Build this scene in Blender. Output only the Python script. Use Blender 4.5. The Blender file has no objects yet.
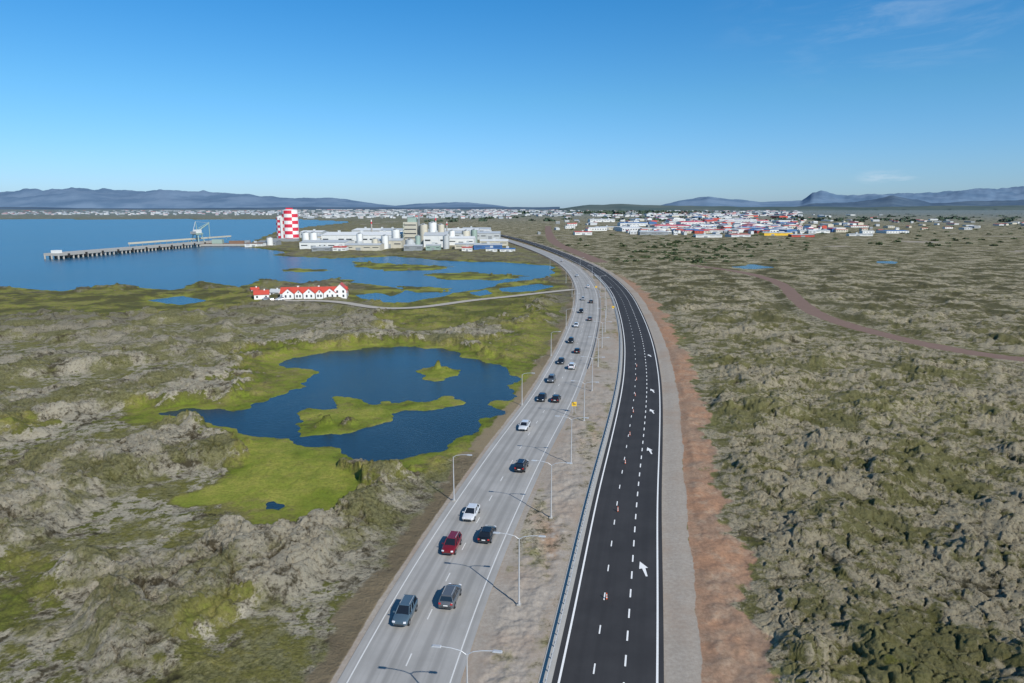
import bpy, math, random
import numpy as np
from mathutils import Vector, Matrix
random.seed(7); np.random.seed(7)
sc = bpy.context.scene
H=45.0; F=683.0; CX=512.0; CY=341.5; PITCH=math.radians(11.06)
# Photogrammetric survey: a sighted direction intersected with the z=0 ground plane -> world metres
def G(u,v):
    th=PITCH+math.atan((v-CY)/F)
    Y=H/math.tan(th)
    d=Y*math.cos(PITCH)+H*math.sin(PITCH)
    return ((u-CX)/F*d, Y)
def mpp(v):
    x,y=G(0,v); return (y*math.cos(PITCH)+H*math.sin(PITCH))/F

# ---------------- noise -----------------
def _hash(ix,iy,seed):
    h=(ix.astype(np.int64)*374761393 + iy.astype(np.int64)*668265263 + seed*982451653)&0xffffffff
    h=((h^(h>>13))*1274126177)&0xffffffff
    h=(h^(h>>16))&0xffffffff
    return h/4294967296.0
def perlin(x,y,seed=0):
    ix=np.floor(x);iy=np.floor(y);fx=x-ix;fy=y-iy
    ux=fx*fx*fx*(fx*(fx*6-15)+10);uy=fy*fy*fy*(fy*(fy*6-15)+10)
    def g(dx,dy):
        a=_hash(ix+dx,iy+dy,seed)*2*np.pi
        return np.cos(a)*(fx-dx)+np.sin(a)*(fy-dy)
    return 1.5*((g(0,0)*(1-ux)+g(1,0)*ux)*(1-uy)+(g(0,1)*(1-ux)+g(1,1)*ux)*uy)
def fbm(x,y,o=4,seed=0,gain=.5):
    s=0;a=1;t=0
    for i in range(o):
        s=s+a*perlin(x*2**i+17*i,y*2**i-9*i,seed+i);t+=a;a*=gain
    return s/t*1.4
def voronoi(x,y,seed=0):
    ix=np.floor(x);iy=np.floor(y)
    f1=np.full(x.shape,9.);f2=np.full(x.shape,9.);cr=np.zeros(x.shape)
    for dx in(-1,0,1):
        for dy in(-1,0,1):
            cx=ix+dx;cy=iy+dy
            px=cx+_hash(cx,cy,seed);py=cy+_hash(cx,cy,seed+5)
            d=np.hypot(px-x,py-y);r=_hash(cx,cy,seed+9)
            m=d<f1
            f2=np.where(m,f1,np.minimum(f2,d));cr=np.where(m,r,cr);f1=np.where(m,d,f1)
    return f1,f2,cr
def ss(a,b,x):
    t=np.clip((x-a)/(b-a),0,1);return t*t*(3-2*t)
# ---------------- curves / distance -----------------
def catmull(pts,step=2.0,smooth=0):
    p=np.array(pts,float);p=np.vstack([2*p[0]-p[1],p,2*p[-1]-p[-2]])
    out=[]
    for i in range(1,len(p)-2):
        for t in np.linspace(0,1,24,endpoint=False):
            out.append(.5*((2*p[i])+(-p[i-1]+p[i+1])*t+(2*p[i-1]-5*p[i]+4*p[i+1]-p[i+2])*t*t+(-p[i-1]+3*p[i]-3*p[i+1]+p[i+2])*t**3))
    out.append(p[-2]);out=np.array(out)
    s=np.r_[0,np.cumsum(np.hypot(*np.diff(out,axis=0).T))]
    n=int(s[-1]/step)
    q=np.linspace(0,s[-1],n)
    r=np.c_[np.interp(q,s,out[:,0]),np.interp(q,s,out[:,1])]
    for k in range(smooth):
        r[1:-1]=(r[:-2]+2*r[1:-1]+r[2:])/4
    return r
def normals(c):
    t=np.gradient(c,axis=0);t/=np.linalg.norm(t,axis=1)[:,None]
    return np.c_[t[:,1],-t[:,0]],t   # right-hand normal
def sdist(X,Y,c):
    best=np.full(X.shape,1e9);sg=np.ones(X.shape)
    for (ax,ay),(bx,by) in zip(c[:-1],c[1:]):
        dx,dy=bx-ax,by-ay;L=dx*dx+dy*dy+1e-9
        t=np.clip(((X-ax)*dx+(Y-ay)*dy)/L,0,1)
        ex=X-ax-t*dx;ey=Y-ay-t*dy;d=ex*ex+ey*ey
        m=d<best
        best=np.where(m,d,best);sg=np.where(m,np.sign(ex*dy-ey*dx),sg)
    return np.sqrt(best)*np.where(sg==0,1,sg)
def polysd(X,Y,poly):
    p=np.array(poly);best=np.full(X.shape,1e12);ins=np.zeros(X.shape,bool)
    for (ax,ay),(bx,by) in zip(p,np.roll(p,-1,0)):
        dx,dy=bx-ax,by-ay;L=dx*dx+dy*dy+1e-9
        t=np.clip(((X-ax)*dx+(Y-ay)*dy)/L,0,1)
        best=np.minimum(best,(X-ax-t*dx)**2+(Y-ay-t*dy)**2)
        c=((ay>Y)!=(by>Y))
        if abs(dy)>1e-9: ins^=c&(X<dx*(Y-ay)/dy+ax)
    return np.sqrt(best)*np.where(ins,-1,1)
GP=lambda L:[G(u,v) for u,v in L]

Lc=catmull(GP([(380,725),(398,683),(436,600),(467,540),(501,480),(525,440),(551,400),(566,370),(578.5,340),(586.5,310),(586,290),(577,274),(562,262),(538,251),(508,241),(482,234),(455,228)]),2.0,30)
Rc=catmull(GP([(603,725),(608,683),(617,600),(627,500),(634,450),(640,400),(641,370),(638,340),(631,315),(622,295),(610,281),(597,271),(580,262),(556,252),(528,242.5),(500,235.5),(470,229)]),2.0,30)
Pc=catmull(GP([(1250,378),(1024,363),(940,350),(860,331),(815,315),(795,299),(778,284),(740,273),(690,266)]),4.0,10)
Sc=catmull(GP([(574,290),(540,293.5),(510,297),(470,301),(420,308),(380,309),(345,303),(320,301),(290,301),(262,302)]),4.0,8)   # local farm road
Mc=catmull(GP([(600,262),(556,243),(549,233),(548,226)]),6.0,6)

# ---------------- materials -----------------
def newmat(name):
    m=bpy.data.materials.new(name);m.use_nodes=True
    nt=m.node_tree;b=nt.nodes["Principled BSDF"];return m,nt,b
def N(nt,t,**k):
    n=nt.nodes.new(t)
    for a,b in k.items(): setattr(n,a,b)
    return n
def setin(nt,sock,val):
    if isinstance(val,bpy.types.NodeSocket): nt.links.new(val,sock)
    else: sock.default_value=val
def mixc(nt,f,a,b,mode='MIX'):
    n=N(nt,'ShaderNodeMix',data_type='RGBA',blend_type=mode)
    for s,v in((n.inputs[0],f),(n.inputs[6],a),(n.inputs[7],b)):
        if isinstance(v,tuple) and len(v)==3:v=(*v,1)
        setin(nt,s,v)
    return n.outputs[2]
def mth(nt,op,a,b=0.0,c=None,clamp=False):
    n=N(nt,'ShaderNodeMath',operation=op);n.use_clamp=clamp
    setin(nt,n.inputs[0],a);setin(nt,n.inputs[1],b)
    if c is not None:setin(nt,n.inputs[2],c)
    return n.outputs[0]
def mapr(nt,v,a,b,c=0.,d=1.):
    n=N(nt,'ShaderNodeMapRange');n.interpolation_type='SMOOTHSTEP'
    setin(nt,n.inputs[0],v)
    for i,x in zip((1,2,3,4),(a,b,c,d)):n.inputs[i].default_value=x
    return n.outputs[0]
def noise(nt,vec,scale,detail=4,rough=.5,dist=0.):
    n=N(nt,'ShaderNodeTexNoise');nt.links.new(vec,n.inputs['Vector'])
    n.inputs['Scale'].default_value=scale;n.inputs['Detail'].default_value=detail
    n.inputs['Roughness'].default_value=rough;n.inputs['Distortion'].default_value=dist
    return n.outputs[0]
def simple(name,col,rough=.6,metal=0.,var=.12,scale=1.5,spec=.5):
    m,nt,b=newmat(name)
    g=N(nt,'ShaderNodeNewGeometry')
    n=noise(nt,g.outputs['Position'],scale,4)
    c=mixc(nt,n,tuple(x*(1-var) for x in col),tuple(min(1,x*(1+var)) for x in col))
    nt.links.new(c,b.inputs['Base Color'])
    b.inputs['Roughness'].default_value=rough;b.inputs['Metallic'].default_value=metal
    b.inputs['Specular IOR Level'].default_value=spec
    return m

def ground_mat():
    m,nt,b=newmat('lava_ground')
    pos=N(nt,'ShaderNodeNewGeometry').outputs['Position']
    def at(n):
        a=N(nt,'ShaderNodeAttribute');a.attribute_name=n;return a.outputs['Fac']
    grass,gravel,dirt,path,lh,right,verge=[at(x) for x in('grass','gravel','dirt','path','lavah','rside','verge')]
    n1=noise(nt,pos,.06,6,.65);n2=noise(nt,pos,.38,8,.72);n3=noise(nt,pos,2.0,7,.8)
    nb=noise(nt,pos,.012,5,.6)
    # lava: darker crevices, pale woolly moss and bare crust on tops
    k=mth(nt,'ADD',mth(nt,'MULTIPLY',n2,.95),mth(nt,'MULTIPLY',n3,.5))
    k=mth(nt,'ADD',k,mth(nt,'MULTIPLY',mth(nt,'SUBTRACT',lh,.45),.4))
    t=mapr(nt,k,.61,.82)
    rock=mixc(nt,t,(.09,.076,.046),(.43,.39,.295))
    rock=mixc(nt,mapr(nt,n3,.48,.34),rock,(.062,.054,.036))
    mossm=mth(nt,'MULTIPLY',mapr(nt,mth(nt,'ADD',mth(nt,'MULTIPLY',n1,.7),mth(nt,'MULTIPLY',n2,.3)),.465,.54),.85)
    moss=mixc(nt,mapr(nt,n3,.35,.65),(.088,.09,.028),(.225,.215,.078))
    moss=mixc(nt,mth(nt,'MULTIPLY',mapr(nt,n2,.56,.68),.7),moss,(.34,.305,.205))
    rock=mixc(nt,mossm,rock,moss)
    rockR=mixc(nt,t,(.076,.067,.038),(.385,.34,.235))
    rockR=mixc(nt,mapr(nt,n3,.47,.34),rockR,(.052,.046,.03))
    mossR=mth(nt,'ADD',mth(nt,'MULTIPLY',n2,.6),mth(nt,'MULTIPLY',n1,.6))
    rockR=mixc(nt,mth(nt,'MULTIPLY',mapr(nt,mossR,.64,.56),.85),rockR,mixc(nt,n3,(.08,.084,.026),(.205,.195,.068)))
    rock=mixc(nt,right,rock,rockR)
    crev=mapr(nt,lh,.31,.1)
    rock=mixc(nt,mth(nt,'MULTIPLY',crev,.92),rock,(.03,.027,.017))
    gr=mixc(nt,mapr(nt,n1,.38,.62),(.088,.1,.022),(.245,.215,.075))
    gr=mixc(nt,mth(nt,'MULTIPLY',mapr(nt,n2,.4,.62),.6),gr,(.165,.168,.045))
    gr=mixc(nt,mth(nt,'MULTIPLY',mapr(nt,n3,.55,.38),.6),gr,(.07,.066,.024))
    gf=mth(nt,'ADD',grass,mth(nt,'MULTIPLY',mth(nt,'SUBTRACT',n2,.5),2.6))
    col=mixc(nt,mapr(nt,gf,.44,.68),rock,gr)
    gsat=mapr(nt,mth(nt,'ADD',grass,mth(nt,'MULTIPLY',mth(nt,'SUBTRACT',n2,.5),2.0)),.7,1.15)
    wet=mixc(nt,mapr(nt,n1,.38,.62),(.11,.15,.015),(.28,.275,.055))
    wet=mixc(nt,mth(nt,'MULTIPLY',mapr(nt,n2,.42,.6),.6),wet,(.17,.215,.03))
    wet=mixc(nt,mth(nt,'MULTIPLY',mapr(nt,n3,.55,.4),.5),wet,(.085,.095,.018))
    col=mixc(nt,mth(nt,'MULTIPLY',gsat,.95),col,wet)
    vg=mixc(nt,n2,(.18,.135,.085),(.26,.22,.14))
    edge=lambda a:mapr(nt,mth(nt,'ADD',a,mth(nt,'MULTIPLY',mth(nt,'SUBTRACT',n2,.5),1.2)),.35,.65)
    col=mixc(nt,edge(verge),col,vg)
    ln=N(nt,'ShaderNodeVectorMath',operation='LENGTH');nt.links.new(pos,ln.inputs[0]);L=ln.outputs['Value']
    # more distant lava: hummock shade painted in as coarse dark patches, plus pale scree
    hum_shade=mth(nt,'MULTIPLY',mapr(nt,n1,.56,.44),mapr(nt,L,180,420,0,.8))
    col=mixc(nt,hum_shade,col,(.08,.072,.036))
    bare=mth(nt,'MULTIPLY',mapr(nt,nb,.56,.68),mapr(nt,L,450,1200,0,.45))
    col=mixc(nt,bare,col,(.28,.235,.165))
    dr=mixc(nt,mapr(nt,n1,.4,.6),(.36,.205,.125),(.29,.2,.14))
    dr=mixc(nt,mth(nt,'MULTIPLY',mapr(nt,n2,.48,.66),.6),dr,(.38,.3,.22))
    dr=mixc(nt,mth(nt,'MULTIPLY',mapr(nt,n3,.6,.4),.5),dr,(.17,.11,.07))
    col=mixc(nt,edge(dirt),col,dr)
    gv=mixc(nt,n2,(.28,.245,.2),(.42,.385,.335))
    gv=mixc(nt,mth(nt,'MULTIPLY',mapr(nt,n3,.35,.65),.5),gv,(.21,.175,.145))
    gv=mixc(nt,mth(nt,'MULTIPLY',mapr(nt,n1,.45,.65),.4),gv,(.28,.195,.135))
    col=mixc(nt,edge(gravel),col,gv)
    col=mixc(nt,edge(path),col,mixc(nt,n2,(.15,.1,.08),(.23,.16,.13)))
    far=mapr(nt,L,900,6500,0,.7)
    col=mixc(nt,far,col,(.125,.18,.21))  # distance haze painted into the ground colour
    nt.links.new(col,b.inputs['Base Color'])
    b.inputs['Roughness'].default_value=.95;b.inputs['Specular IOR Level'].default_value=.1
    flat=mth(nt,'ADD',mth(nt,'ADD',gravel,dirt),mth(nt,'ADD',path,mth(nt,'MULTIPLY',grass,.6)),clamp=True)
    hh=mth(nt,'ADD',mth(nt,'MULTIPLY',n2,1.8),mth(nt,'MULTIPLY',n3,.6))
    bmp=N(nt,'ShaderNodeBump');bmp.inputs['Distance'].default_value=.95
    nt.links.new(mapr(nt,flat,0,1,1.,.1),bmp.inputs['Strength'])
    nt.links.new(hh,bmp.inputs['Height']);nt.links.new(bmp.outputs[0],b.inputs['Normal'])
    return m

def water_mat(name,col,sc1,bs,rough):
    m,nt,b=newmat(name)
    pos=N(nt,'ShaderNodeNewGeometry').outputs['Position']
    n=noise(nt,pos,.012,5,.6,.5)
    nt.links.new(mixc(nt,mapr(nt,n,.35,.65),col,tuple(x*1.5 for x in col)),b.inputs['Base Color'])
    b.inputs['Roughness'].default_value=rough;b.inputs['IOR'].default_value=1.33
    b.inputs['Specular IOR Level'].default_value=.45
    w=noise(nt,pos,sc1,5,.65)
    bmp=N(nt,'ShaderNodeBump');bmp.inputs['Distance'].default_value=.5
    nt.links.new(mapr(nt,n,.35,.65,bs*.6,bs*1.2),bmp.inputs['Strength'])
    nt.links.new(w,bmp.inputs['Height']);nt.links.new(bmp.outputs[0],b.inputs['Normal'])
    return m

def road_mat(name,c1,c2,streak):
    m,nt,b=newmat(name)
    uv=N(nt,'ShaderNodeUVMap');sep=N(nt,'ShaderNodeSeparateXYZ');nt.links.new(uv.outputs[0],sep.inputs[0])
    pos=N(nt,'ShaderNodeNewGeometry').outputs['Position']
    n1=noise(nt,pos,.15,5,.6);n2=noise(nt,pos,4.,6,.7)
    cmb=N(nt,'ShaderNodeCombineXYZ');nt.links.new(mth(nt,'MULTIPLY',sep.outputs[0],1.6),cmb.inputs[0]);nt.links.new(mth(nt,'MULTIPLY',sep.outputs[1],.02),cmb.inputs[1])
    ns=noise(nt,cmb.outputs[0],1.,4,.6)
    c=mixc(nt,mapr(nt,n1,.3,.7),c1,c2)
    a=mth(nt,'ABSOLUTE',sep.outputs[0]);a=mth(nt,'ABSOLUTE',mth(nt,'SUBTRACT',a,2.15));a=mth(nt,'ABSOLUTE',mth(nt,'SUBTRACT',a,.8))
    tr=mapr(nt,a,.55,.1)
    c=mixc(nt,mth(nt,'MULTIPLY',tr,streak),c,tuple(x*.55 for x in c1))
    c=mixc(nt,mth(nt,'MULTIPLY',mapr(nt,ns,.45,.65),streak),c,tuple(x*.7 for x in c1))
    c=mixc(nt,mth(nt,'MULTIPLY',n2,.2),c,tuple(x*.6 for x in c1))
    nt.links.new(c,b.inputs['Base Color']);b.inputs['Roughness'].default_value=.85;b.inputs['Specular IOR Level'].default_value=.25
    return m

def paint_mat():
    m,nt,b=newmat('road_paint')
    pos=N(nt,'ShaderNodeNewGeometry').outputs['Position']
    c=mixc(nt,mapr(nt,noise(nt,pos,3.,6,.7),.3,.7),(.7,.7,.68),(.8,.8,.78))
    nt.links.new(c,b.inputs['Base Color']);b.inputs['Roughness'].default_value=.7
    return m
M={}
M['ground']=ground_mat()
M['sea']=water_mat('sea_water',(.012,.06,.11),.3,.5,.25)
M['pond']=water_mat('pond_water',(.009,.023,.036),1.6,.2,.14)
M['oldroad']=road_mat('old_asphalt',(.3,.295,.28),(.37,.362,.345),.4)
M['newroad']=road_mat('new_asphalt',(.034,.034,.036),(.046,.046,.048),.15)
M['paint']=paint_mat()
M['worn']=simple('worn_paint',(.58,.58,.56),.8)
M['steel']=simple('galvanised_steel',(.5,.51,.52),.45,.3)
M['white']=simple('white_cladding',(.66,.67,.65),.6,scale=.2,var=.1)
M['housewhite']=simple('white_render',(.76,.76,.74),.7,scale=.5,var=.06)
M['fwhite']=simple('hazed_white_cladding',(.52,.54,.55),.7,scale=.05,var=.2)  # far white, dulled by haze put into its colour
M['cream']=simple('cream_cladding',(.5,.47,.38),.6,scale=.2)
M['lgrey']=simple('light_grey_roof',(.45,.47,.47),.5,scale=.1)
M['grey']=simple('grey_cladding',(.25,.27,.28),.6,scale=.2)
M['dark']=simple('dark_opening',(.04,.045,.05),.4)
M['red']=simple('red_paint',(.6,.03,.06),.5,scale=.3)
M['redroof']=simple('red_roof',(.48,.07,.045),.5,scale=.5)
M['blue']=simple('blue_cladding',(.05,.14,.33),.5,scale=.3)
M['green']=simple('pale_green_steel',(.28,.37,.32),.5,scale=.3)
M['concrete']=simple('concrete',(.36,.35,.32),.85,scale=.4)
M['track']=simple('track_gravel',(.36,.33,.28),.95,scale=.5,var=.25)
M['brown']=simple('rust_brown',(.2,.12,.08),.8,scale=.4)
M['yellow']=simple('yellow_sign',(.8,.5,.03),.5)
M['orange']=simple('orange_plastic',(.75,.12,.03),.5)
M['rubber']=simple('tyre_rubber',(.025,.025,.025),.8)
M['hub']=simple('alloy_rim',(.4,.4,.42),.3,.8)
M['glass']=simple('car_glass',(.012,.015,.02),.08,spec=.8)
M['hlight']=simple('headlamp',(.75,.77,.8),.15)
M['tlight']=simple('tail_lamp',(.45,.02,.02),.2)

# ---------------- mesh builder -----------------
class MB:
    def __init__(s): s.v=[];s.f=[];s.m=[];s.mats=[];s.sm=[]
    def mi(s,k):
        if k not in s.mats:s.mats.append(k)
        return s.mats.index(k)
    def add(s,vs,fs,k,smooth=False,T=None):
        o=len(s.v)
        if T is not None: vs=[tuple(T@Vector(p)) for p in vs]
        s.v+=[tuple(p) for p in vs];i=s.mi(k)
        for f in fs:s.f.append(tuple(o+a for a in f));s.m.append(i);s.sm.append(smooth)
    def box(s,c,d,k,rz=0,T=None,top=None):
        x,y,z=d[0]/2,d[1]/2,d[2]/2;ca,sa=math.cos(rz),math.sin(rz)
        t=1 if top is None else top
        P=[(-x,-y,-z),(x,-y,-z),(x,y,-z),(-x,y,-z),(-x*t,-y*t,z),(x*t,-y*t,z),(x*t,y*t,z),(-x*t,y*t,z)]
        P=[(c[0]+a*ca-b*sa,c[1]+a*sa+b*ca,c[2]+e) for a,b,e in P]
        s.add(P,[(0,3,2,1),(4,5,6,7),(0,1,5,4),(1,2,6,5),(2,3,7,6),(3,0,4,7)],k,T=T)
    def beam(s,a,b,r0,r1,k,n=8,T=None):
        a=Vector(a);b=Vector(b);d=(b-a);q=d.to_track_quat('Z','Y')
        P=[];
        for p,r in((a,r0),(b,r1)):
            for i in range(n):
                t=2*math.pi*i/n;P.append(p+q@Vector((r*math.cos(t),r*math.sin(t),0)))
        s.add(P,[(i,(i+1)%n,n+(i+1)%n,n+i) for i in range(n)],k,True,T)
        s.add(P,[tuple(range(n-1,-1,-1)),tuple(range(n,2*n))],k,False,T)
    def gable(s,c,w,d,h,rh,kw,kr,rz=0,over=.3,T=None):
        s.box((c[0],c[1],c[2]+h/2),(w,d,h),kw,rz,T)
        ca,sa=math.cos(rz),math.sin(rz)
        R=lambda a,b,e:(c[0]+a*ca-b*sa,c[1]+a*sa+b*ca,c[2]+e)
        x,y=w/2,d/2
        s.add([R(-x,-y,h),R(-x,y,h),R(-x,0,h+rh),R(x,-y,h),R(x,y,h),R(x,0,h+rh)],[(0,2,1),(3,4,5)],kw,T=T)
        x+=over;yo=y+over;e=h-over*rh/y;t=.12
        s.add([R(-x,-yo,e+.05),R(x,-yo,e+.05),R(x,0,h+rh+.05),R(-x,0,h+rh+.05),R(-x,yo,e+.05),R(x,yo,e+.05),
               R(-x,-yo,e+.05+t),R(x,-yo,e+.05+t),R(x,0,h+rh+.05+t),R(-x,0,h+rh+.05+t),R(-x,yo,e+.05+t),R(x,yo,e+.05+t)],
              [(6,7,8,9),(9,8,11,10),(0,3,2,1),(3,4,5,2),(0,1,7,6),(4,10,11,5),(0,6,9,3),(3,9,10,4),(1,2,8,7),(2,5,11,8)],kr,T=T)
    def obj(s,name,loc=(0,0,0),rz=0,remap=None):
        me=bpy.data.meshes.new(name);me.from_pydata(s.v,[],s.f)
        for k in s.mats: me.materials.append(M[(remap or {}).get(k,k)])
        me.polygons.foreach_set('material_index',s.m);me.polygons.foreach_set('use_smooth',s.sm)
        me.update();o=bpy.data.objects.new(name,me);sc.collection.objects.link(o)
        o.location=loc;o.rotation_euler=(0,0,rz);return o

# ---------------- terrain -----------------
BAY=GP([(-1100,218.5),(300,219.5),(350,222),(310,226),(275,232),(258,239),(240,246),(285,251.5),(275,256),(330,258.5),(400,256),(430,260),(500,262),(555,267),(551,276),(505,283),(470,290),(440,297),(400,302),(384,300),(402,292),(380,286),(345,282),(340,277),(300,283),(262,279),(240,288),(200,281),(170,289),(120,284),(60,291),(0,287),(-300,295),(-1100,300)])
ISL=[GP([(352,261),(400,264),(450,266),(440,270),(390,271),(360,267)]),GP([(425,274),(470,272),(525,276),(500,280),(440,279)]),
     GP([(300,419),(312,411),(345,410),(338,398),(368,402),(400,405),(447,397),(455,403),(410,411),(378,420),(352,434),(308,434)]),
     GP([(418,371),(445,365),(469,370),(455,377),(430,377)]),GP([(280,270),(300,268),(335,270),(300,272)]),GP([(400,286),(455,288),(440,292),(405,291)])]
POND=GP([(286,357),(330,350),(400,345),(440,348),(480,360),(521,372),(512,395),(483,430),(458,444),(420,455),(395,464),(370,462),(340,447),(300,445),(250,434),(215,420),(158,415),(150,411),(230,409),(266,399),(302,386),(312,372),(286,365)])
POND2=GP([(733,267),(752,264),(774,267),(755,269.5)])
POND3=GP([(262,501),(276,497),(287,503),(280,511),(266,508)])
POND4=GP([(872,262),(890,260.5),(905,262),(890,263.5)])
POND5=GP([(496,288),(540,283.5),(556,286),(535,291),(503,292.5)])
POND6=GP([(145,300),(185,295),(212,300),(180,305)])
POND7=GP([(355,295),(378,291),(392,296),(370,300)])
POND8=GP([(468,292),(486,289.5),(496,293),(478,297)])
GRASS=[GP([(170,505),(235,478),(228,436),(300,446),(345,452),(372,468),(450,450),(380,482),(358,505),(325,528),(295,522),(240,506)]),
       GP([(470,346),(560,300),(566,330),(540,372),(525,370),(480,356)]),GP([(-60,292),(240,289),(280,303),(200,313),(40,318),(-60,308)]),
       GP([(150,640),(230,610),(260,650),(180,683)]),GP([(235,353),(290,350),(304,386),(255,404),(225,388)]),
       GP([(380,310),(545,296),(525,320),(420,332),(370,322)]),GP([(-60,570),(60,560),(90,600),(20,640),(-80,640)]),GP([(360,262),(552,285),(552,300),(380,312)]),
       GP([(0,430),(60,420),(30,440),(-20,446)])]+ISL
vs=np.arange(700,214.5,-.8)
rr=H/np.tan(PITCH+np.arctan((vs-CY)/F))
r=np.r_[np.linspace(2,rr[0],30,endpoint=False),rr,np.geomspace(rr[-1],45000,40)[1:]]
a=np.radians(np.r_[np.linspace(-80,-40,60,endpoint=False),np.linspace(-40,40,1040),np.linspace(40,80,60)[1:]])
RR,AA=np.meshgrid(r,a,indexing='ij');X=RR*np.sin(AA);Y=RR*np.cos(AA)
dr=np.maximum(np.gradient(r)[:,None],RR*.0015)
wx=X+fbm(X/9,Y/9,3,3)*4;wy=Y+fbm(X/9,Y/9,3,4)*4
f20=fbm(X/20,Y/20,3,5)*5
dw=np.minimum.reduce([polysd(X,Y,BAY)+fbm(X/60,Y/60,4,11)*9*ss(200,400,RR)+fbm(X/25,Y/25,2,14)*4,polysd(X,Y,POND)+fbm(X/12,Y/12,5,12)*4.6,polysd(X,Y,POND2)+f20,polysd(X,Y,POND4)+f20,polysd(X,Y,POND5)+f20*.7,polysd(X,Y,POND6)+f20*.7,polysd(X,Y,POND7)+f20*.7,polysd(X,Y,POND8)+f20*.5,polysd(X,Y,POND3)+fbm(X/4,Y/4,3,5)])
for p in ISL: dw=np.maximum(dw,-(polysd(X,Y,p)+fbm(X/9,Y/9,5,13)*np.clip(RR*.026,1.8,8)))
Lk=Lc[::9];Rk=Rc[::9]
dL=sdist(X,Y,Lk);dR=sdist(X,Y,Rk);dP=sdist(X,Y,Pc[::2]);dS=sdist(X,Y,Sc[::2]);dM=sdist(X,Y,Mc[::4])
med=(dL>0)&(dR<0)
dw=np.maximum(dw,8-np.abs(dS))
rightside=ss(-2,8,dR)
nz=fbm(X/15,Y/15,4,21)+.5*fbm(X/3,Y/3,3,22)
grass=np.zeros_like(X)
gn=fbm(X/11,Y/11,5,30)
for i,p in enumerate(GRASS):
    d=polysd(X,Y,p)+gn*np.clip(RR*.055,6,20)
    grass=np.maximum(grass,ss(3.5,-3.5,d)*(1.25 if i==0 or i>=len(GRASS)-6 else .85 if i in(1,2,4,5,7) else .7))
big=fbm(X/34,Y/34,5,41)
grass=np.maximum(grass,ss(13,3,dw+gn*4)*1.0*(1-rightside*.5))
lowl=ss(-.05,-.32,big)
grass=np.maximum(grass,lowl*np.where(rightside>.5,.33,.5))
grass=np.maximum(grass,ss(230,420,RR)*(.25+.5*fbm(X/70,Y/70,4,44))*(1-.3*rightside))
wid=np.clip(RR*.02,0,14)
lm=ss(0,7,dw)*(1-.85*ss(.65,1.,grass))
clearL=np.where(dL<0,ss(9+wid*.3,16+wid,-dL),1);clearR=np.where(dR>0,ss(13+wid*.3,18+wid,dR+nz*2),1)
lm=lm*clearL*clearR*np.where(med,0,1)*ss(4,14+wid,np.abs(dP))*ss(3,8+wid,np.abs(dS))*ss(4,14+wid,np.abs(dM))
f1,f2,cr=voronoi(wx/8,wy/8,50);crack=ss(0,.14,f2-f1)
w2x=X+fbm(X/2.5,Y/2.5,2,7)*1.2;w2y=Y+fbm(X/2.5,Y/2.5,2,8)*1.2
g1,g2,cr2=voronoi(w2x/2.6,w2y/2.6,60);crack2=ss(0,.16,g2-g1)
h1,h2,cr3=voronoi(w2x/1.1,w2y/1.1,63);crack3=ss(0,.25,h2-h1)
att=lambda L:np.clip(L/(2.2*dr),0,1)
mound=ss(-.25,.1,big)
def billow(s,seed,ax=1.):
    return np.minimum(np.abs(perlin(wx/s,wy/(s*ax),seed))*2.2,1)**.75
b1=billow(15,66);b2=billow(5.5,67)
st=fbm(wx/14,wy/14,5,120);steps=ss(.0,.035,st)+ss(.24,.27,st)
rough=att(2.6)*(.42*crack2*cr2+.13*crack2)+att(1.1)*(.18*crack3*cr3+.08*crack3)+att(1.5)*.13*fbm(X/1.6,Y/1.6,3,62)
Hl=.8*mound*att(34)+(.1+.9*mound)*(att(15)*1.1*b1+att(5)*.45*b2+att(8)*.6*cr*crack+att(5)*.5*steps)+(.25+.8*mound)*rough+att(5)*.2*fbm(X/5,Y/5,4,61)
hum=ss(-.35,.35,fbm(X/20,Y/20,4,71))
c1=billow(11,166);c2=billow(4.5,167)
Hr=att(20)*.4*hum+(.3+.7*hum)*(att(10)*.9*c1+att(4)*.42*c2+att(8)*.55*ss(.35,.8,cr)*crack+att(5)*.35*steps)+.95*rough+att(4)*.18*fbm(X/4.,Y/4.,4,72)
Z=lm*np.maximum(Hl*(1-rightside)+Hr*rightside-.2,-.05)
B1=b1*(1-rightside)+c1*rightside;B2=b2*(1-rightside)+c2*rightside
lavah=np.clip((.3*B1*att(9)+.26*B2*att(4)+.2*crack2*(.4+.6*cr2)*att(2)+.24*crack*att(5))+(.3*(1-att(9))+.26*(1-att(4))+.2*(1-att(2))+.24*(1-att(5)))*.55,0,1)
lavah=np.where(lm<.3,.5,lavah)
bed=np.maximum(ss(9,6.2,np.abs(dL)),ss(8,5.6,np.abs(dR)))
Z-=.1*bed
Z+=.9*ss(9,4,np.abs(dP))
Z+=np.where(dR>0,1,0)*ss(8.8,11,dR)*ss(17,14,dR)*(.2+.35*fbm(X/4,Y/4,4,80))*ss(400,200,RR)
Z+=np.where(med,ss(7,8.5,dL)*ss(7,8.5,-dR),0)*.25*fbm(X/2,Y/2,4,81)*ss(250,120,RR)
Z=np.where(dw<3,np.minimum(Z,np.clip(dw*.2,-2.5,.1)+np.clip(Z,0,.3)*ss(0,3,dw)),Z)
Z=np.where(RR>900,np.maximum(Z,np.where(dw>0,.0,Z)),Z)
Z+=np.where(dw>0,ss(2600,9000,RR)*26,0)
gravel=np.where(dR>0,ss(9.4,8.7,dR+nz*.4),0)
gravel=np.maximum(gravel,ss(7,6.4,np.abs(dL))*.9)
gravel=np.maximum(gravel,np.where(med,.62+.35*fbm(X/6,Y/20,3,96),0)*ss(900,500,RR))
gravel=np.maximum(gravel,.6*ss(.35,.6,fbm(X/120,Y/60,3,90))*ss(600,900,RR))
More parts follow.
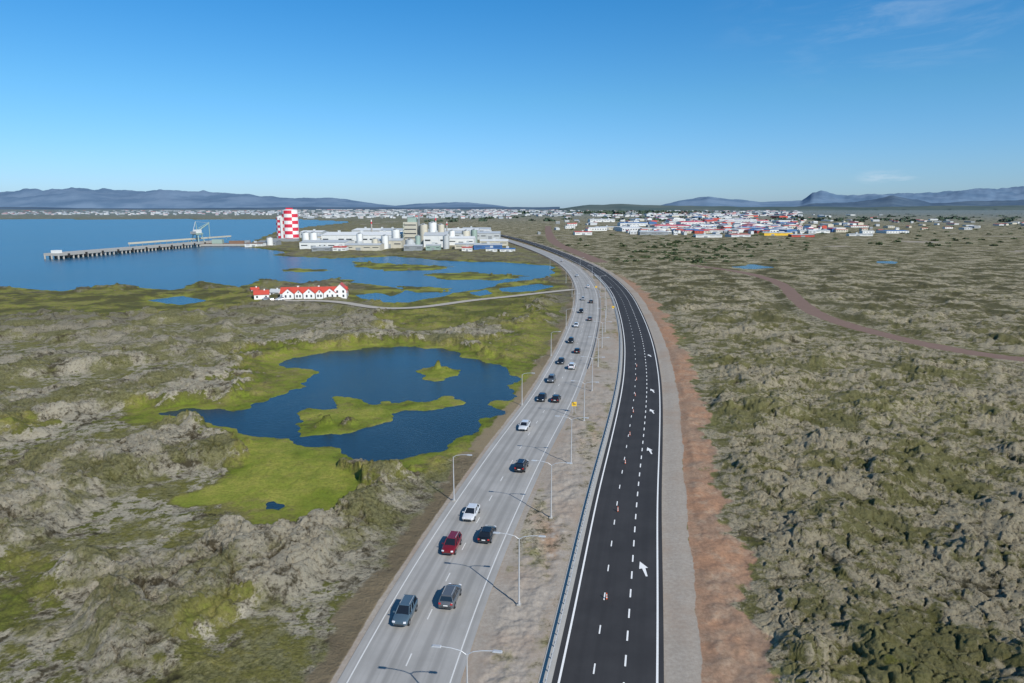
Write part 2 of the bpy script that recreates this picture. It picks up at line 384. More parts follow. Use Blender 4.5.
dirt=np.where(dR>0,ss(8.4,9.2,dR)*ss(16.8,12.2,dR+nz*3.6)*ss(620,330,RR),0)*.95
dirt=np.maximum(dirt,np.where(med,.5+.3*fbm(X/8,Y/25,3,95),0)*.8)
verge=np.where(dL<0,ss(11.5,7.5,-dL+nz*2.4),0)*.8
path=np.maximum.reduce([ss(4.6,2.8,np.abs(dP)+nz*.8)*1.1,ss(9,5,np.abs(dM))*.9])
nr,na=X.shape
co=np.empty((nr*na,3),np.float32);co[:,0]=X.ravel();co[:,1]=Y.ravel();co[:,2]=Z.ravel()
idx=np.arange(nr*na).reshape(nr,na)
q=np.stack([idx[:-1,:-1],idx[1:,:-1],idx[1:,1:],idx[:-1,1:]],-1).reshape(-1,4)[:,::-1].astype(np.int32)
me=bpy.data.meshes.new('ground');me.vertices.add(len(co));me.vertices.foreach_set('co',co.ravel())
me.loops.add(q.size);me.loops.foreach_set('vertex_index',q.ravel());me.polygons.add(len(q))
me.polygons.foreach_set('loop_start',np.arange(0,q.size,4,dtype=np.int32));me.polygons.foreach_set('loop_total',np.full(len(q),4,np.int32))
me.polygons.foreach_set('use_smooth',np.ones(len(q),bool));me.update(calc_edges=True)
for n_,arr in(('grass',grass),('gravel',gravel),('dirt',dirt),('path',path),('lavah',lavah),('rside',rightside),('verge',verge)):
    at=me.attributes.new(n_,'FLOAT','POINT');at.data.foreach_set('value',arr.ravel().astype(np.float32))
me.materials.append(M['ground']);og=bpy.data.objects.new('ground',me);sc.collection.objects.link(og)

def sheet(name,x0,x1,y0,y1,z,mat):
    b=MB();b.add([(x0,y0,z),(x1,y0,z),(x1,y1,z),(x0,y1,z)],[(0,1,2,3)],mat);return b.obj(name)
sheet('sea',-12000,G(556,270)[0]+5,G(0,307)[1]-5,3200,-.15,'sea')
xs=[p[0] for p in POND];ys=[p[1] for p in POND]
sheet('pond',min(xs)-6,max(xs)+4,min(ys)-6,max(ys)+6,-.15,'pond')
for P_ in(POND2,POND3,POND4):
    xs=[p[0] for p in P_];ys=[p[1] for p in P_];sheet('small_pond',min(xs)-2,max(xs)+2,min(ys)-2,max(ys)+2,-.16,'pond')

# ---------------- roads -----------------
def zroad(y): return np.clip((y-250)*.0012,0,1.0)
def ribbon(name,c,o0,o1,mat,dz=0.,s0=0,s1=1e9,dash=None,builder=None,seg=None):
    n,t=normals(c);s=np.r_[0,np.cumsum(np.hypot(*np.diff(c,axis=0).T))]
    V=[];Fc=[];UV=[]
    def pt(si,o):
        x=np.interp(si,s,c[:,0]);y=np.interp(si,s,c[:,1]);nx=np.interp(si,s,n[:,0]);ny=np.interp(si,s,n[:,1])
        return (x+nx*o,y+ny*o,float(zroad(y))+dz)
    s1=min(s1,s[-1])
    if dash is None: spans=[(s0,s1)]
    else:
        spans=[];x=s0
        while x<s1: spans.append((x,min(x+dash[0],s1)));x+=dash[0]+dash[1]
    for a_,b_ in spans:
        m_=max(1,int((b_-a_)/2.0));base=len(V)
        for j in range(m_+1):
            si=a_+(b_-a_)*j/m_
            V+= [pt(si,o0),pt(si,o1)];UV+=[(o0,si),(o1,si)]
        for j in range(m_):
            k=base+2*j;Fc.append((k,k+1,k+3,k+2))
    me=bpy.data.meshes.new(name);me.from_pydata(V,[],Fc);uvl=me.uv_layers.new(name='UVMap')
    for l in me.loops: uvl.data[l.index].uv=UV[l.vertex_index]
    me.materials.append(M[mat]);o=bpy.data.objects.new(name,me);sc.collection.objects.link(o)
    return o
def onroad(c,s_,o):
    n,t=normals(c);s=np.r_[0,np.cumsum(np.hypot(*np.diff(c,axis=0).T))]
    x=np.interp(s_,s,c[:,0]);y=np.interp(s_,s,c[:,1]);nx=np.interp(s_,s,n[:,0]);ny=np.interp(s_,s,n[:,1])
    return x+nx*o,y+ny*o,math.atan2(nx,ny) , float(zroad(y))
def proj(c,x,y):
    s=np.r_[0,np.cumsum(np.hypot(*np.diff(c,axis=0).T))]
    i=int(np.argmin((c[:,0]-x)**2+(c[:,1]-y)**2));n,t=normals(c)
    return s[i],float((x-c[i,0])*n[i,0]+(y-c[i,1])*n[i,1]),math.atan2(t[i,1],t[i,0])
WL=5.9;WR=5.1
old=ribbon('old_highway',Lc,-WL,WL,'oldroad')
new=ribbon('new_highway',Rc,-WR-.2,WR+.2,'newroad')
ribbon('farm_track',Sc,-2.6,2.6,'track',.2)
def child(o,p): o.parent=p
for o0,o1,d,nm in((-5.0,-4.85,None,'edge_line_a'),(4.85,5.0,None,'edge_line_b'),(-.07,.07,(2.,6.),'centre_line')):
    child(ribbon(nm,Lc,o0,o1,'worn',.012,dash=d),old)
for o0,o1,d,nm,k in((-4.75,-4.53,None,'edge_line_a','paint'),(4.55,4.77,None,'edge_line_b','paint'),(1.42,1.6,(1.8,2.4),'lane_line_a','paint'),(-1.55,-1.4,(1.6,5.),'lane_line_b','paint')):
    child(ribbon(nm,Rc,o0,o1,k,.012,dash=d),new)
def arrow(u,v):
    x,y=G(u,v);s_,o,ang=proj(Rc,x,y)
    b=MB()
    P=[(.16,-2.3),(.42,-2.2),(.05,.1),(.45,.25),(-.8,1.9),(-.85,-.35),(-.42,-.1)]
    b.add([(p[0]*.85,p[1]*.85,0) for p in P],[(0,1,2,6),(6,2,3,4),(6,4,5)],'paint')
    x,y,_,z=onroad(Rc,s_,3.1)
    o=b.obj('road_arrow',(x,y,z+.014),ang-math.pi/2);child(o,new)
for p in((645,566),(650,452),(651,412),(652,391),(647,356)): arrow(*p)
def guardrail(name,c,off,s0,s1):
    b=MB();n,t=normals(c);s=np.r_[0,np.cumsum(np.hypot(*np.diff(c,axis=0).T))]
    pr=[(-.03,.42),(.05,.47),(-.01,.56),(.05,.65),(-.03,.72)]
    xs=np.arange(s0,min(s1,s[-1]),2.0);V=[];Fc=[]
    for si in xs:
        x=np.interp(si,s,c[:,0]);y=np.interp(si,s,c[:,1]);nx=np.interp(si,s,n[:,0]);ny=np.interp(si,s,n[:,1]);z=float(zroad(y))
        for a_,h in pr: V.append((x+nx*(off+a_),y+ny*(off+a_),z+h))
    k=len(pr)
    for i in range(len(xs)-1):
        for j in range(k-1): Fc.append((i*k+j,i*k+j+1,(i+1)*k+j+1,(i+1)*k+j))
    b.add(V,Fc,'steel',True)
    for i,si in enumerate(xs):
        x=np.interp(si,s,c[:,0]);y=np.interp(si,s,c[:,1]);nx=np.interp(si,s,n[:,0]);ny=np.interp(si,s,n[:,1]);z=float(zroad(y))
        b.box((x+nx*(off-.09),y+ny*(off-.09),z+.2),(.1,.1,.85),'steel')
    return b.obj(name)
guardrail('guardrail',Rc,-5.75,0,420)
guardrail('guardrail',Lc,6.4,140,520)
ribbon('gravel_shoulder',Rc,-6.6,-5.32,'concrete',-.02,0,420)

# ---------------- street furniture -----------------
def lamp(x,y,z,rz,double=True,h=8.6):
    b=MB();b.beam((0,0,-.3),(0,0,.5),.16,.14,'steel',10);b.box((0,0,.06),(.5,.5,.16),'concrete')
    b.beam((0,0,.4),(0,0,h-.3),.11,.06,'steel',10)
    for sg in((-1,1) if double else (1,)):
        pts=[(0,0,h-.4),(.5*sg,0,h-.05),(1.3*sg,0,h+.12),(2.3*sg,0,h+.2)]
        for p,q_ in zip(pts[:-1],pts[1:]): b.beam(p,q_,.05,.045,'steel',8)
        b.box((2.6*sg,0,h+.2),(.85,.3,.1),'steel',top=.8);b.box((2.62*sg,0,h+.13),(.55,.22,.05),'hlight')
    return b.obj('street_lamp',(x,y,z),rz)
for u,v in((468,740),(519,605),(551,518),(571,464),(584,421),(592,391),(598,367),(602,348),(605,332),(606,318),(605,306),(600,292),(592,280),(580,270)):
    x,y=G(u,v);s_,o,ang=proj(Lc,x,y);lamp(x,y,float(zroad(y)) if y>300 else 0,ang-math.pi/2)
for u,v in((454,501),(522,405),(551,356),(566,329),(573,311),(572,297),(566,283),(550,269)):
    x,y=G(u,v);s_,o,ang=proj(Lc,x,y);lamp(x,y,0,ang-math.pi/2,False,h=7.6)
def delin(x,y):
    b=MB();b.box((0,0,.03),(.34,.34,.06),'rubber');
    for i,k in enumerate(('orange','paint','orange','paint','orange')):
        b.beam((0,0,.06+i*.15),(0,0,.06+(i+1)*.15),.1-.01*i,.1-.01*(i+1),k,10)
    return b.obj('traffic_cone',(x,y,float(zroad(y))))
for v,u in((597,599),(513,612),(462,617),(434,623),(412,626),(396,628),(380,629.5),(366,630)):
    x,y=G(u,v);s_,o,ang=proj(Rc,x,y);x,y,_,z=onroad(Rc,s_,-1.2);delin(x,y)
def sign(x,y,kind='yellow',rz=0):
    b=MB();b.beam((-.35,0,0),(-.35,0,2.4),.04,.04,'steel');b.beam((.35,0,0),(.35,0,2.4),.04,.04,'steel')
    b.box((0,-.06,2.1),(1.05,.05,.95),kind);b.box((0,-.09,2.1),(.8,.012,.12),'dark');b.box((-.15,-.09,2.3),(.4,.012,.12),'dark');b.box((0,-.09,1.9),(.6,.012,.1),'dark')
    return b.obj('traffic_sign',(x,y,float(zroad(y))),rz)
for u,v in((574,413),(613,312),(596,291)): sign(*G(u,v))

# ---------------- cars -----------------
def car_mb(kind):
    b=MB();suv=kind=='suv'
    L=2.3;hz=.12 if suv else 0
    st=[(-2.28,.74,.5,.8),(-2.2,.84,.36,.98),(-1.9,.9,.28,1.02),(-1.0,.92,.24,1.0),(0,.93,.24,.97),(1.0,.92,.24,.95),(1.5,.9,.26,.88),(2.0,.84,.3,.78),(2.24,.7,.4,.66)]
    V=[];
    for y,w,zb,zt in st:
        zt+=hz;V+=[(w*.88,y,zb),(w,y,zb+.14),(w,y,zt-.16),(w*.93,y,zt-.04),(w*.78,y,zt),(0,y,zt+.02),(-w*.78,y,zt),(-w*.93,y,zt-.04),(-w,y,zt-.16),(-w,y,zb+.14),(-w*.88,y,zb)]
    k=11;Fc=[]
    for i in range(len(st)-1):
        for j in range(k): Fc.append((i*k+j,(i+1)*k+j,(i+1)*k+(j+1)%k,i*k+(j+1)%k))
    b.add(V,Fc,'body',True);b.add(V[:k],[tuple(range(k))],'body');b.add(V[-k:],[tuple(range(k-1,-1,-1))],'body')
    zt=1.45+hz*1.8
    yr0,yr1=(-2.05,1.1) ;tr0,tr1=(-1.8,.35) if suv else (-1.35,.25)
    zb=.93+hz
    base=[(.82,yr0),(.84,-.6),(.84,.4),(.78,yr1),(-.78,yr1),(-.84,.4),(-.84,-.6),(-.82,yr0)]
    top=[(.62,tr0),(.67,-.7),(.67,-.1),(.6,tr1),(-.6,tr1),(-.67,-.1),(-.67,-.7),(-.62,tr0)]
    V=[(x,y,zb) for x,y in base]+[(x,y,zt) for x,y in top]
    b.add(V,[(i,(i+1)%8,8+(i+1)%8,8+i) for i in range(8)],'glass')
    V=[(x*1.03,y*1.03,zt-.03) for x,y in top]+[(x*.9,y*.93,zt+.05) for x,y in top]
    b.add(V,[(i,(i+1)%8,8+(i+1)%8,8+i) for i in range(8)]+[tuple(range(8,16))],'body',False)
    for i in (0,1,2,3,4,5,6,7):
        p=Vector((base[i][0]*1.01,base[i][1],zb));q_=Vector((top[i][0]*1.01,top[i][1],zt-.02));b.beam(p,q_,.055,.045,'body',6)
    for sx in(-1,1):
        for y in(-1.38,1.36):
            b.beam((sx*.935,y,.36),(sx*.93,y,.36),.4,.4,'dark',16)
            b.beam((sx*.7,y,.33),(sx*.95,y,.33),.33,.33,'rubber',16)
            b.beam((sx*.94,y,.33),(sx*.965,y,.33),.21,.19,'hub',12)
        b.box((sx*.62,2.17,.66+hz),(.3,.18,.13),'hlight',rz=-sx*.3);b.box((sx*.68,-2.23,.82+hz),(.26,.12,.18),'tlight')
        b.box((sx*1.0,.85,1.0+hz),(.2,.12,.13),'body')
        if suv: b.box((sx*.55,-.7,zt+.09),(.04,1.7,.04),'steel')
    b.box((0,2.22,.48),(1.1,.08,.16),'dark');b.box((0,-2.29,.55),(1.2,.06,.14),'dark');b.box((0,-2.31,.75),(.5,.02,.12),'paint')
    return b
def carpaint(name,c,rough=.25,metal=.3):
    m=simple('paint_'+name,c,rough,metal,var=.04,spec=.6);b=m.node_tree.nodes['Principled BSDF'];b.inputs['Coat Weight'].default_value=.6
    M['cp_'+name]=m
for n_,c in(('white',(.75,.76,.76)),('black',(.012,.013,.015)),('red',(.22,.012,.02)),('grey',(.12,.13,.14)),('blue',(.09,.14,.18)),('silver',(.45,.46,.47))): carpaint(n_,c)
def car(u,v,col,kind='sedan',side=None):
    x,y=G(u,v);s_,o,ang=proj(Lc,x,y)
    if side is None: side=1 if o>0 else -1
    off=max(-3.6,min(3.6,o));
    x,y,_,z=onroad(Lc,s_,off)
    rz=ang-math.pi/2+(math.pi if side<0 else 0)
    return car_mb(kind).obj('car',(x,y,z+.005),rz,{'body':'cp_'+col})
for c in((406,616,'blue','suv'),(449,604,'grey','suv'),(450,552,'red','suv'),(487,538,'black','sedan'),(472,515,'white','sedan'),(522,468,'black','suv'),
         (524,429,'white','sedan'),(541,401,'black','sedan'),(556,401,'black','sedan'),(551,382,'grey','suv'),(561,363,'black','sedan'),(572,368,'white','suv'),
         (571,342,'black','suv'),(577,353,'black','sedan'),(576,327,'white','sedan'),(581,313,'black','suv'),(590,320,'grey','sedan'),
         (583,300,'silver','sedan'),(591,303,'black','sedan'),(588,288,'white','suv'),(577,277,'white','sedan'),(562,262,'white','sedan')): car(*c)

# ---------------- farmhouse (long white house, red gables) -----------------
def straum():
    b=MB();k=mpp(297);Lh=63*k
    b.gable((0,0,0),Lh,7,3.0,2.6,'housewhite','redroof')
    n=5
    for i in range(n):
        x=-Lh/2+4+i*(Lh-12)/(n-1);w_=(5.5,3.6,5.5,3.6,6.)[i]
        b.gable((x,-2.6,0),5.2,w_,3.0,2.3 if w_>5 else 1.7,'housewhite','redroof',rz=math.pi/2,over=.2)
        for dx in(-1.1,1.1): b.box((x+dx*w_/5.5,-5.24,1.7),(.8,.06,1.2),'dark')
        b.box((x,-5.24,3.7),(.6,.06,.7),'dark')
    b.gable((Lh/2-3,0,0),8,6,4.4,3.0,'housewhite','redroof',rz=math.pi/2)
    for dx in(-1.5,1.5):
        for z in(1.4,3.6): b.box((Lh/2-3+dx,-4.03,z),(.9,.06,1.2),'dark')
    b.box((-Lh/2+8,1,5.4),(.8,.8,1.6),'housewhite');b.box((2,1,5.4),(.8,.8,1.6),'housewhite')
    x,y=G(315,298);b.obj('farmhouse',(x,y,.0),.12)
straum()
def house(u,v,w,d,h,rh,rz,kw='housewhite',kr='redroof',name='house'):
    b=MB();b.gable((0,0,0),w,d,h,rh,kw,kr)
    for i in range(max(2,int(w/3))):
        b.box((-w/2+1.4+i*(w-2.8)/max(1,int(w/3)-1),-d/2-.02,h*.55),(.9,.06,1.0),'dark')
    b.box((w/2+.02,0,1.1),(.06,1.1,2.1),'dark');b.box((w*.2,0,h+rh),(.6,.6,1.2),kw)
    x,y=G(u,v);return b.obj(name,(x,y,0),rz)
house(262,299,7,5,2.6,1.8,.3);house(276,296,5,4,2.2,1.4,-.2,'housewhite','lgrey','shed');house(255,293,4,3,2,1,.5,'housewhite','redroof','shed')
for u,v,c in((266,301,'white'),(272,302,'silver'),(280,301,'white'),(259,297,'black')):
    x,y=G(u,v);car_mb('suv').obj('parked_car',(x,y,.22),random.uniform(0,3),{'body':'cp_'+c})

# ---------------- smelter -----------------
def place(u0,u1,v): 
    x0,y=G(u0,v);x1,_=G(u1,v);return (x0+x1)/2,y,x1-x0
def hall(u0,u1,v,vt,depth,kw='white',kr='lgrey',name='factory_hall',rz=0.,rh=.18,bands=True):
    x,y,w=place(u0,u1,v);h=(v-vt)*mpp(v);wall=h*(1-rh)
    b=MB();b.gable((0,depth/2,0),w,depth,wall,h*rh,kw,kr,over=.4)
    n=max(3,int(w/9))
    for i in range(n):
        xx=-w/2+(i+.5)*w/n
        if i%3==1: b.box((xx,-.05,min(3,wall*.3)),(w/n*.55,.16,min(6,wall*.6)),'grey')
        else: b.box((xx,-.05,wall*.62),(w/n*.7,.14,wall*.12),'dark')
    for i in range(n+1): b.box((-w/2+i*w/n,-.09,wall*.5),(.35,.3,wall*.98),kw)
    for i in range(max(1,n//3)): b.box((-w/2+(i*3+1.5)*w/n if n>3 else 0,depth*.5,h+1),(3,3,2),'lgrey')
    return b.obj(name,(x,y,0),rz)
def cylb(b,x,y,r,h,k,cap='lgrey',dome=.25,n=20):
    b.beam((x,y,0),(x,y,h),r,r,k,n);b.beam((x,y,h),(x,y,h+r*dome),r,r*.25,cap,n)
b=MB();x,y,w=place(277,300,241);h=(241-211)*mpp(241)
rows=9
def checker(cx,cy,rad,hh,ph,nseg=24,grp=4):
    for i in range(rows):
        z0,z1=hh*i/rows,hh*(i+1)/rows
        for s_ in range(nseg):
            t0,t1=2*math.pi*s_/nseg,2*math.pi*(s_+1)/nseg
            k='red' if (i+s_//grp+ph)%2 else 'housewhite'
            b.add([(cx+rad*math.cos(t0),cy+rad*math.sin(t0),z0),(cx+rad*math.cos(t1),cy+rad*math.sin(t1),z0),(cx+rad*math.cos(t1),cy+rad*math.sin(t1),z1),(cx+rad*math.cos(t0),cy+rad*math.sin(t0),z1)],[(0,1,2,3)],k)
    b.beam((cx,cy,hh),(cx,cy,hh+1.5),rad*.98,rad*.5,'white',24)
checker(-w*.3,2,w*.2,h*.78,0);checker(w*.1,3,w*.34,h,1)
b.box((-w*.2,-w*.16,h*.4),(2.6,2.6,h*.8),'white');b.box((w*.1,2,h+2.2),(8,6,2.6),'red');b.box((0,-w*.36,2),(w*1.1,9,4),'grey')
b.obj('silo_tower',(x,y,0))
for a in((300,345,250,241,45,'white','lgrey'),(322,400,246,233,60,'white','white'),(345,380,251,244,25,'cream','lgrey'),(303,335,243,235,40,'cream','lgrey'),
         (375,402,249,239,25,'cream','lgrey'),(424,447,248,233,30,'white','lgrey'),(448,474,246,237,40,'white','white'),(440,500,240,232,50,'lgrey','lgrey'),
         (430,478,236,229,60,'fwhite','white'),(474,502,250,244,20,'blue','lgrey'),(380,425,238,229,60,'white','lgrey'),(455,480,249,243.5,15,'cream','lgrey'),(480,508,246,240,30,'cream','white'),
         (258,276,246,241,20,'grey','grey'),(245,262,247,243,15,'white','brown'),(500,515,252,248.5,15,'white','blue'),(352,392,237,229,80,'lgrey','white'),(404,422,251,245,14,'grey','lgrey'),(462,490,234,228,60,'fwhite','lgrey'),
         (312,330,251.5,247,12,'grey','lgrey'),(333,346,252,246.5,12,'white','redroof'),(426,440,251,244.5,12,'green','lgrey'),(300,322,238,231,40,'lgrey','white'),(462,472,251.5,247,10,'white','redroof'),(486,497,252,248,10,'white','blue')): hall(*a)
b=MB();x,y,w=place(402,419,246);h=(246-218)*mpp(246)
b.box((0,8,h*.42),(w*.8,16,h*.84),'cream');b.box((w*.1,8,h*.92),(w*.5,12,h*.16),'green')
for i in range(5):
    b.box((0,-.05,h*(.14+.15*i)),(w*.7,.15,1.2),'dark')
b.beam((w*.5,4,0),(w*.5,4,h*1.12),1.4,.9,'grey',12)
for i in range(8): b.beam((-w*.45,-1,h*.1*i),(-w*.3,-1,h*.1*(i+1)),.25,.25,'green',5)
b.obj('process_tower',(x,y,0))
for u,v,wp,hp,k in((396,247,8,17,'white'),(424,246,8,21,'cream'),(433,246,8,23,'white'),(441,245,7,20,'cream'),(410,250,9,10,'lgrey'),(385,249,7,13,'white'),(452,245,6,14,'white'),(466,244,8,13,'cream'),(270,246,6,8,'white'),(375,250,6,11,'cream'),(306,248,7,15,'white'),(314,248,7,15,'white'),(418,250,5,14,'green'),(360,249,6,15,'white'),(446,249,6,13,'lgrey'),(474,243,6,13,'green')):
    b=MB();s_=mpp(v);x,y=G(u,v);cylb(b,0,0,wp*s_/2,hp*s_,k)
    b.beam((wp*s_*.5+.3,0,0),(wp*s_*.5+.3,0,hp*s_),.3,.3,'grey',5);b.box((0,0,hp*s_+wp*s_*.12),(2,wp*s_,1),'grey')
    b.obj('storage_silo',(x,y,0))
for u,v,hp in((372,240,20),(436,240,24),(447,238,16)):
    b=MB();s_=mpp(v);x,y=G(u,v);h=hp*s_;b.beam((0,0,0),(0,0,h*.8),1.6,1.,'concrete',12);b.beam((0,0,h*.8),(0,0,h*.9),1.02,.9,'red',12);b.beam((0,0,h*.9),(0,0,h),.9,.85,'white',12);b.obj('chimney',(x,y,0))
def jetty():
    b=MB();p0=Vector((*G(52,259),0));p1=Vector((*G(214,244.5),0));d=p1-p0;L=d.length;dn=d.normalized();nn=Vector((-dn.y,dn.x,0));rz=math.atan2(d.y,d.x)
    c=(p0+p1)/2
    b.box((c.x,c.y,3.9),(L,16,2.2),'concrete',rz)
    n=44
    for i in range(n+1):
        for o in(-7,0,7):
            p=p0+dn*L*i/n+nn*o;b.beam((p.x,p.y,-3),(p.x,p.y,3.2),.8,.8,'concrete',8)
    for i in range(12):
        p=p0+dn*L*(i+.5)/12-nn*8.4;b.box((p.x,p.y,2.8),(2,.8,3.4),'rubber',rz)
    a=p0+dn*L*.42;e=p1+dn*45
    for i in range(20):
        p=a.lerp(e,i/19)+nn*4;b.beam((p.x,p.y,4.8),(p.x,p.y,8),.25,.25,'grey',6)
    m_=(a+e)/2+nn*4;b.box((m_.x,m_.y,8.6),((e-a).length,2.4,1.8),'cream',rz)
    q_=p0+dn*6;b.box((q_.x,q_.y,6.2),(6,6,2.6),'white',rz)
    b.obj('jetty')
    b=MB();
    for sx in(-6,6):
        for sy in(-5,5): b.beam((sx,sy,4.8),(sx*.5,sy*.6,14),.6,.5,'green',8)
    b.box((0,0,14.5),(10,9,2),'green');b.box((1,0,17.5),(7,6,4),'white');b.beam((3,0,18),(20,-4,27),.8,.5,'green',6);b.beam((3,0,21),(20,-4,28),.3,.3,'green',6)
    b.beam((0,0,19),(-2,0,29),.5,.4,'green',6);b.beam((-2,0,29),(20,-4,27),.18,.18,'steel',6);b.beam((-2,0,29),(-9,0,16),.25,.25,'steel',6);b.box((-8,0,16),(5,4,3),'grey')
    for i in range(5): b.beam((3+3.4*i,-.8*i,18+1.8*i),(6.4+3.4*i,-.8*i,21.5+1.3*i),.2,.2,'green',5)
    b.beam((19,-4,27),(19,-4,10),.5,.4,'green',6)
    p=p0+dn*L*.87;b.obj('harbour_crane',(p.x,p.y,0),rz)
    b=MB();p=Vector((*G(226,246),0));b.box((0,12,1.2),(62,26,2.4),'brown');b.box((0,-1.3,1.3),(62,.8,2.2),'concrete')
    b.box((-12,10,5),(12,8,5),'green');b.box((10,12,4),(18,6,3.5),'brown');b.box((24,6,4.4),(6,5,4),'grey');b.obj('quay',(p.x,p.y,0),.1)
jetty()
# ---------------- towns -----------------
def town(name,n,region,smin,smax,hmin,hmax,roofs,seed,yaws=(.2,1.77),sf=.35,walls=('fwhite','fwhite','cream','lgrey','grey','grey','white')):
    rnd=random.Random(seed);b=MB()
    for i in range(n):
        u,v=region(rnd)
        x,y=G(u,v);s_=mpp(v)
        w=rnd.uniform(smin,smax)*max(1,s_*sf);d=w*rnd.uniform(.35,.8);h=rnd.uniform(hmin,hmax)
        rz=rnd.choice(yaws)+rnd.uniform(-.12,.12);kr=rnd.choice(roofs);kw=rnd.choice(walls)
        z0=max(0,min(26,(y-2600)/6400*26)) if y>2600 else 0
        b.gable((x,y,z0-1),w,d,h+1,h*rnd.uniform(.1,.3),kw,kr,rz,over=.2)
        nw=max(2,int(w/5))
        if y<2600:
            T=Matrix.Translation((x,y,z0))@Matrix.Rotation(rz,4,'Z')
            for j in range(nw):
                b.box((-w/2+(j+.5)*w/nw,-d/2-.05,h*.55),(w/nw*.5,.2,h*.25),'dark',T=T)
    return b.obj(name)
R1=['fwhite','lgrey','grey','redroof','grey','dark','grey','redroof']
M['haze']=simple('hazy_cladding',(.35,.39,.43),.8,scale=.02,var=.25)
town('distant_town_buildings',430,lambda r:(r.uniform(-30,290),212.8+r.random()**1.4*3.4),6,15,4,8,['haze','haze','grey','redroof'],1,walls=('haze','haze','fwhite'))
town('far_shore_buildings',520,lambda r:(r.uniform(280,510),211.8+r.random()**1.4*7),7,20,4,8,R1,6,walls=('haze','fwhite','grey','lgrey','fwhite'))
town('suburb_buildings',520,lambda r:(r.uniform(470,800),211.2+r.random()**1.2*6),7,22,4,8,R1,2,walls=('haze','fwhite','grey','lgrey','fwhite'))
town('industrial_estate_buildings',230,lambda r:((lambda t:(r.gauss(708+18*t,52+30*t),214.5+t*19))(r.random()**1.1)),14,48,3.2,7,['fwhite','lgrey','lgrey','white','redroof','redroof','blue','red','grey','lgrey'],3,walls=('fwhite','white','cream','white','white','fwhite','redroof','blue'))
town('estate_sheds',290,lambda r:(r.gauss(714,70),215+r.random()*20),6,15,3,5.5,['fwhite','lgrey','grey','redroof','blue','redroof','white'],13)
town('outlying_buildings',44,lambda r:(r.uniform(840,1060),220+r.random()*10),8,26,3,4.5,['fwhite','lgrey','redroof','grey'],4)
for a in((575,592,235,231.5,20,'white','redroof'),(640,668,235,231.5,24,'grey','lgrey'),(700,724,233,229.5,28,'white','redroof'),(764,793,235.5,232.5,24,'yellow','lgrey'),(735,759,231,227.5,25,'white','blue'),
         (800,830,233,230,24,'white','lgrey'),(655,690,229,225,30,'white','red'),(850,872,236,233.8,16,'white','lgrey'),(600,625,230,226.5,22,'cream','lgrey'),(680,706,225,221.5,30,'white','red'),(720,756,223,219.5,30,'white','white'),(792,814,237,234.5,20,'redroof','lgrey'),(620,648,226,222.5,30,'white','blue'),(760,800,227,224,30,'white','grey'),(590,615,222,219,40,'white','lgrey'),(696,722,237.5,234.5,18,'white','lgrey'),(730,752,237,234,18,'fwhite','redroof')): hall(*a,name='warehouse',rz=random.uniform(-.2,.3))

# ---------------- shrubs & woods -----------------
M['leaf']=simple('shrub_leaves',(.05,.075,.025),.8,var=.5,scale=.3)
M['farleaf']=simple('distant_leaves',(.05,.08,.05),.9,var=.4,scale=.02)
def foliage(name,pts,per=40,mat='leaf'):
    V=[];Fc=[];rs=np.random.RandomState(3)
    for x,y,z,rad,h in pts:
        for _ in range(per):
            t=rs.rand()*2*np.pi;q_=rs.rand()**.5*rad;zz=rs.rand()*h*(1-(q_/rad)**2*.7)
            c=np.array([x+q_*np.cos(t),y+q_*np.sin(t),z+zz]);s_=rad*.28*(.5+rs.rand())
            a_=rs.randn(3);a_/=np.linalg.norm(a_);b_=np.cross(a_,rs.randn(3));b_/=np.linalg.norm(b_)
            o=len(V);V+=[tuple(c-a_*s_),tuple(c+b_*s_),tuple(c+a_*s_),tuple(c-b_*s_)];Fc.append((o,o+1,o+2,o+3))
    b=MB();b.add(V,Fc,mat);return b.obj(name)
pts=[]
for i in range(240):
    u=random.gauss(690,50);v=random.uniform(243,264)
    if fbm(np.array([u/20.]),np.array([v/4.]),2,8)[0]<.0: continue
    x,y=G(u,v)
    if abs(sdist(np.array([x]),np.array([y]),Rk)[0])<25: continue
    pts.append((x,y,0,random.uniform(1.2,3.6),random.uniform(1.,2.6)))
for i in range(170):
    x,y=G(random.uniform(560,1060),random.uniform(224,248));
    if abs(sdist(np.array([x]),np.array([y]),Rk)[0])<25: continue
    pts.append((x,y,0,random.uniform(2,5),random.uniform(1,2.4)))
foliage('shrubs',pts)
pts=[]
for i in range(420):
    u=random.gauss(640,45);x,y=G(u,random.uniform(211.5,215));pts.append((x,y,random.uniform(0,10),random.uniform(20,45),random.uniform(8,14)))
for i in range(340):
    u=random.uniform(-20,1050);x,y=G(u,random.uniform(212,222) if u>420 else random.uniform(212,214.5));pts.append((x,y,0,random.uniform(10,26),random.uniform(4,8)))
foliage('distant_woods',pts,24,'farleaf')

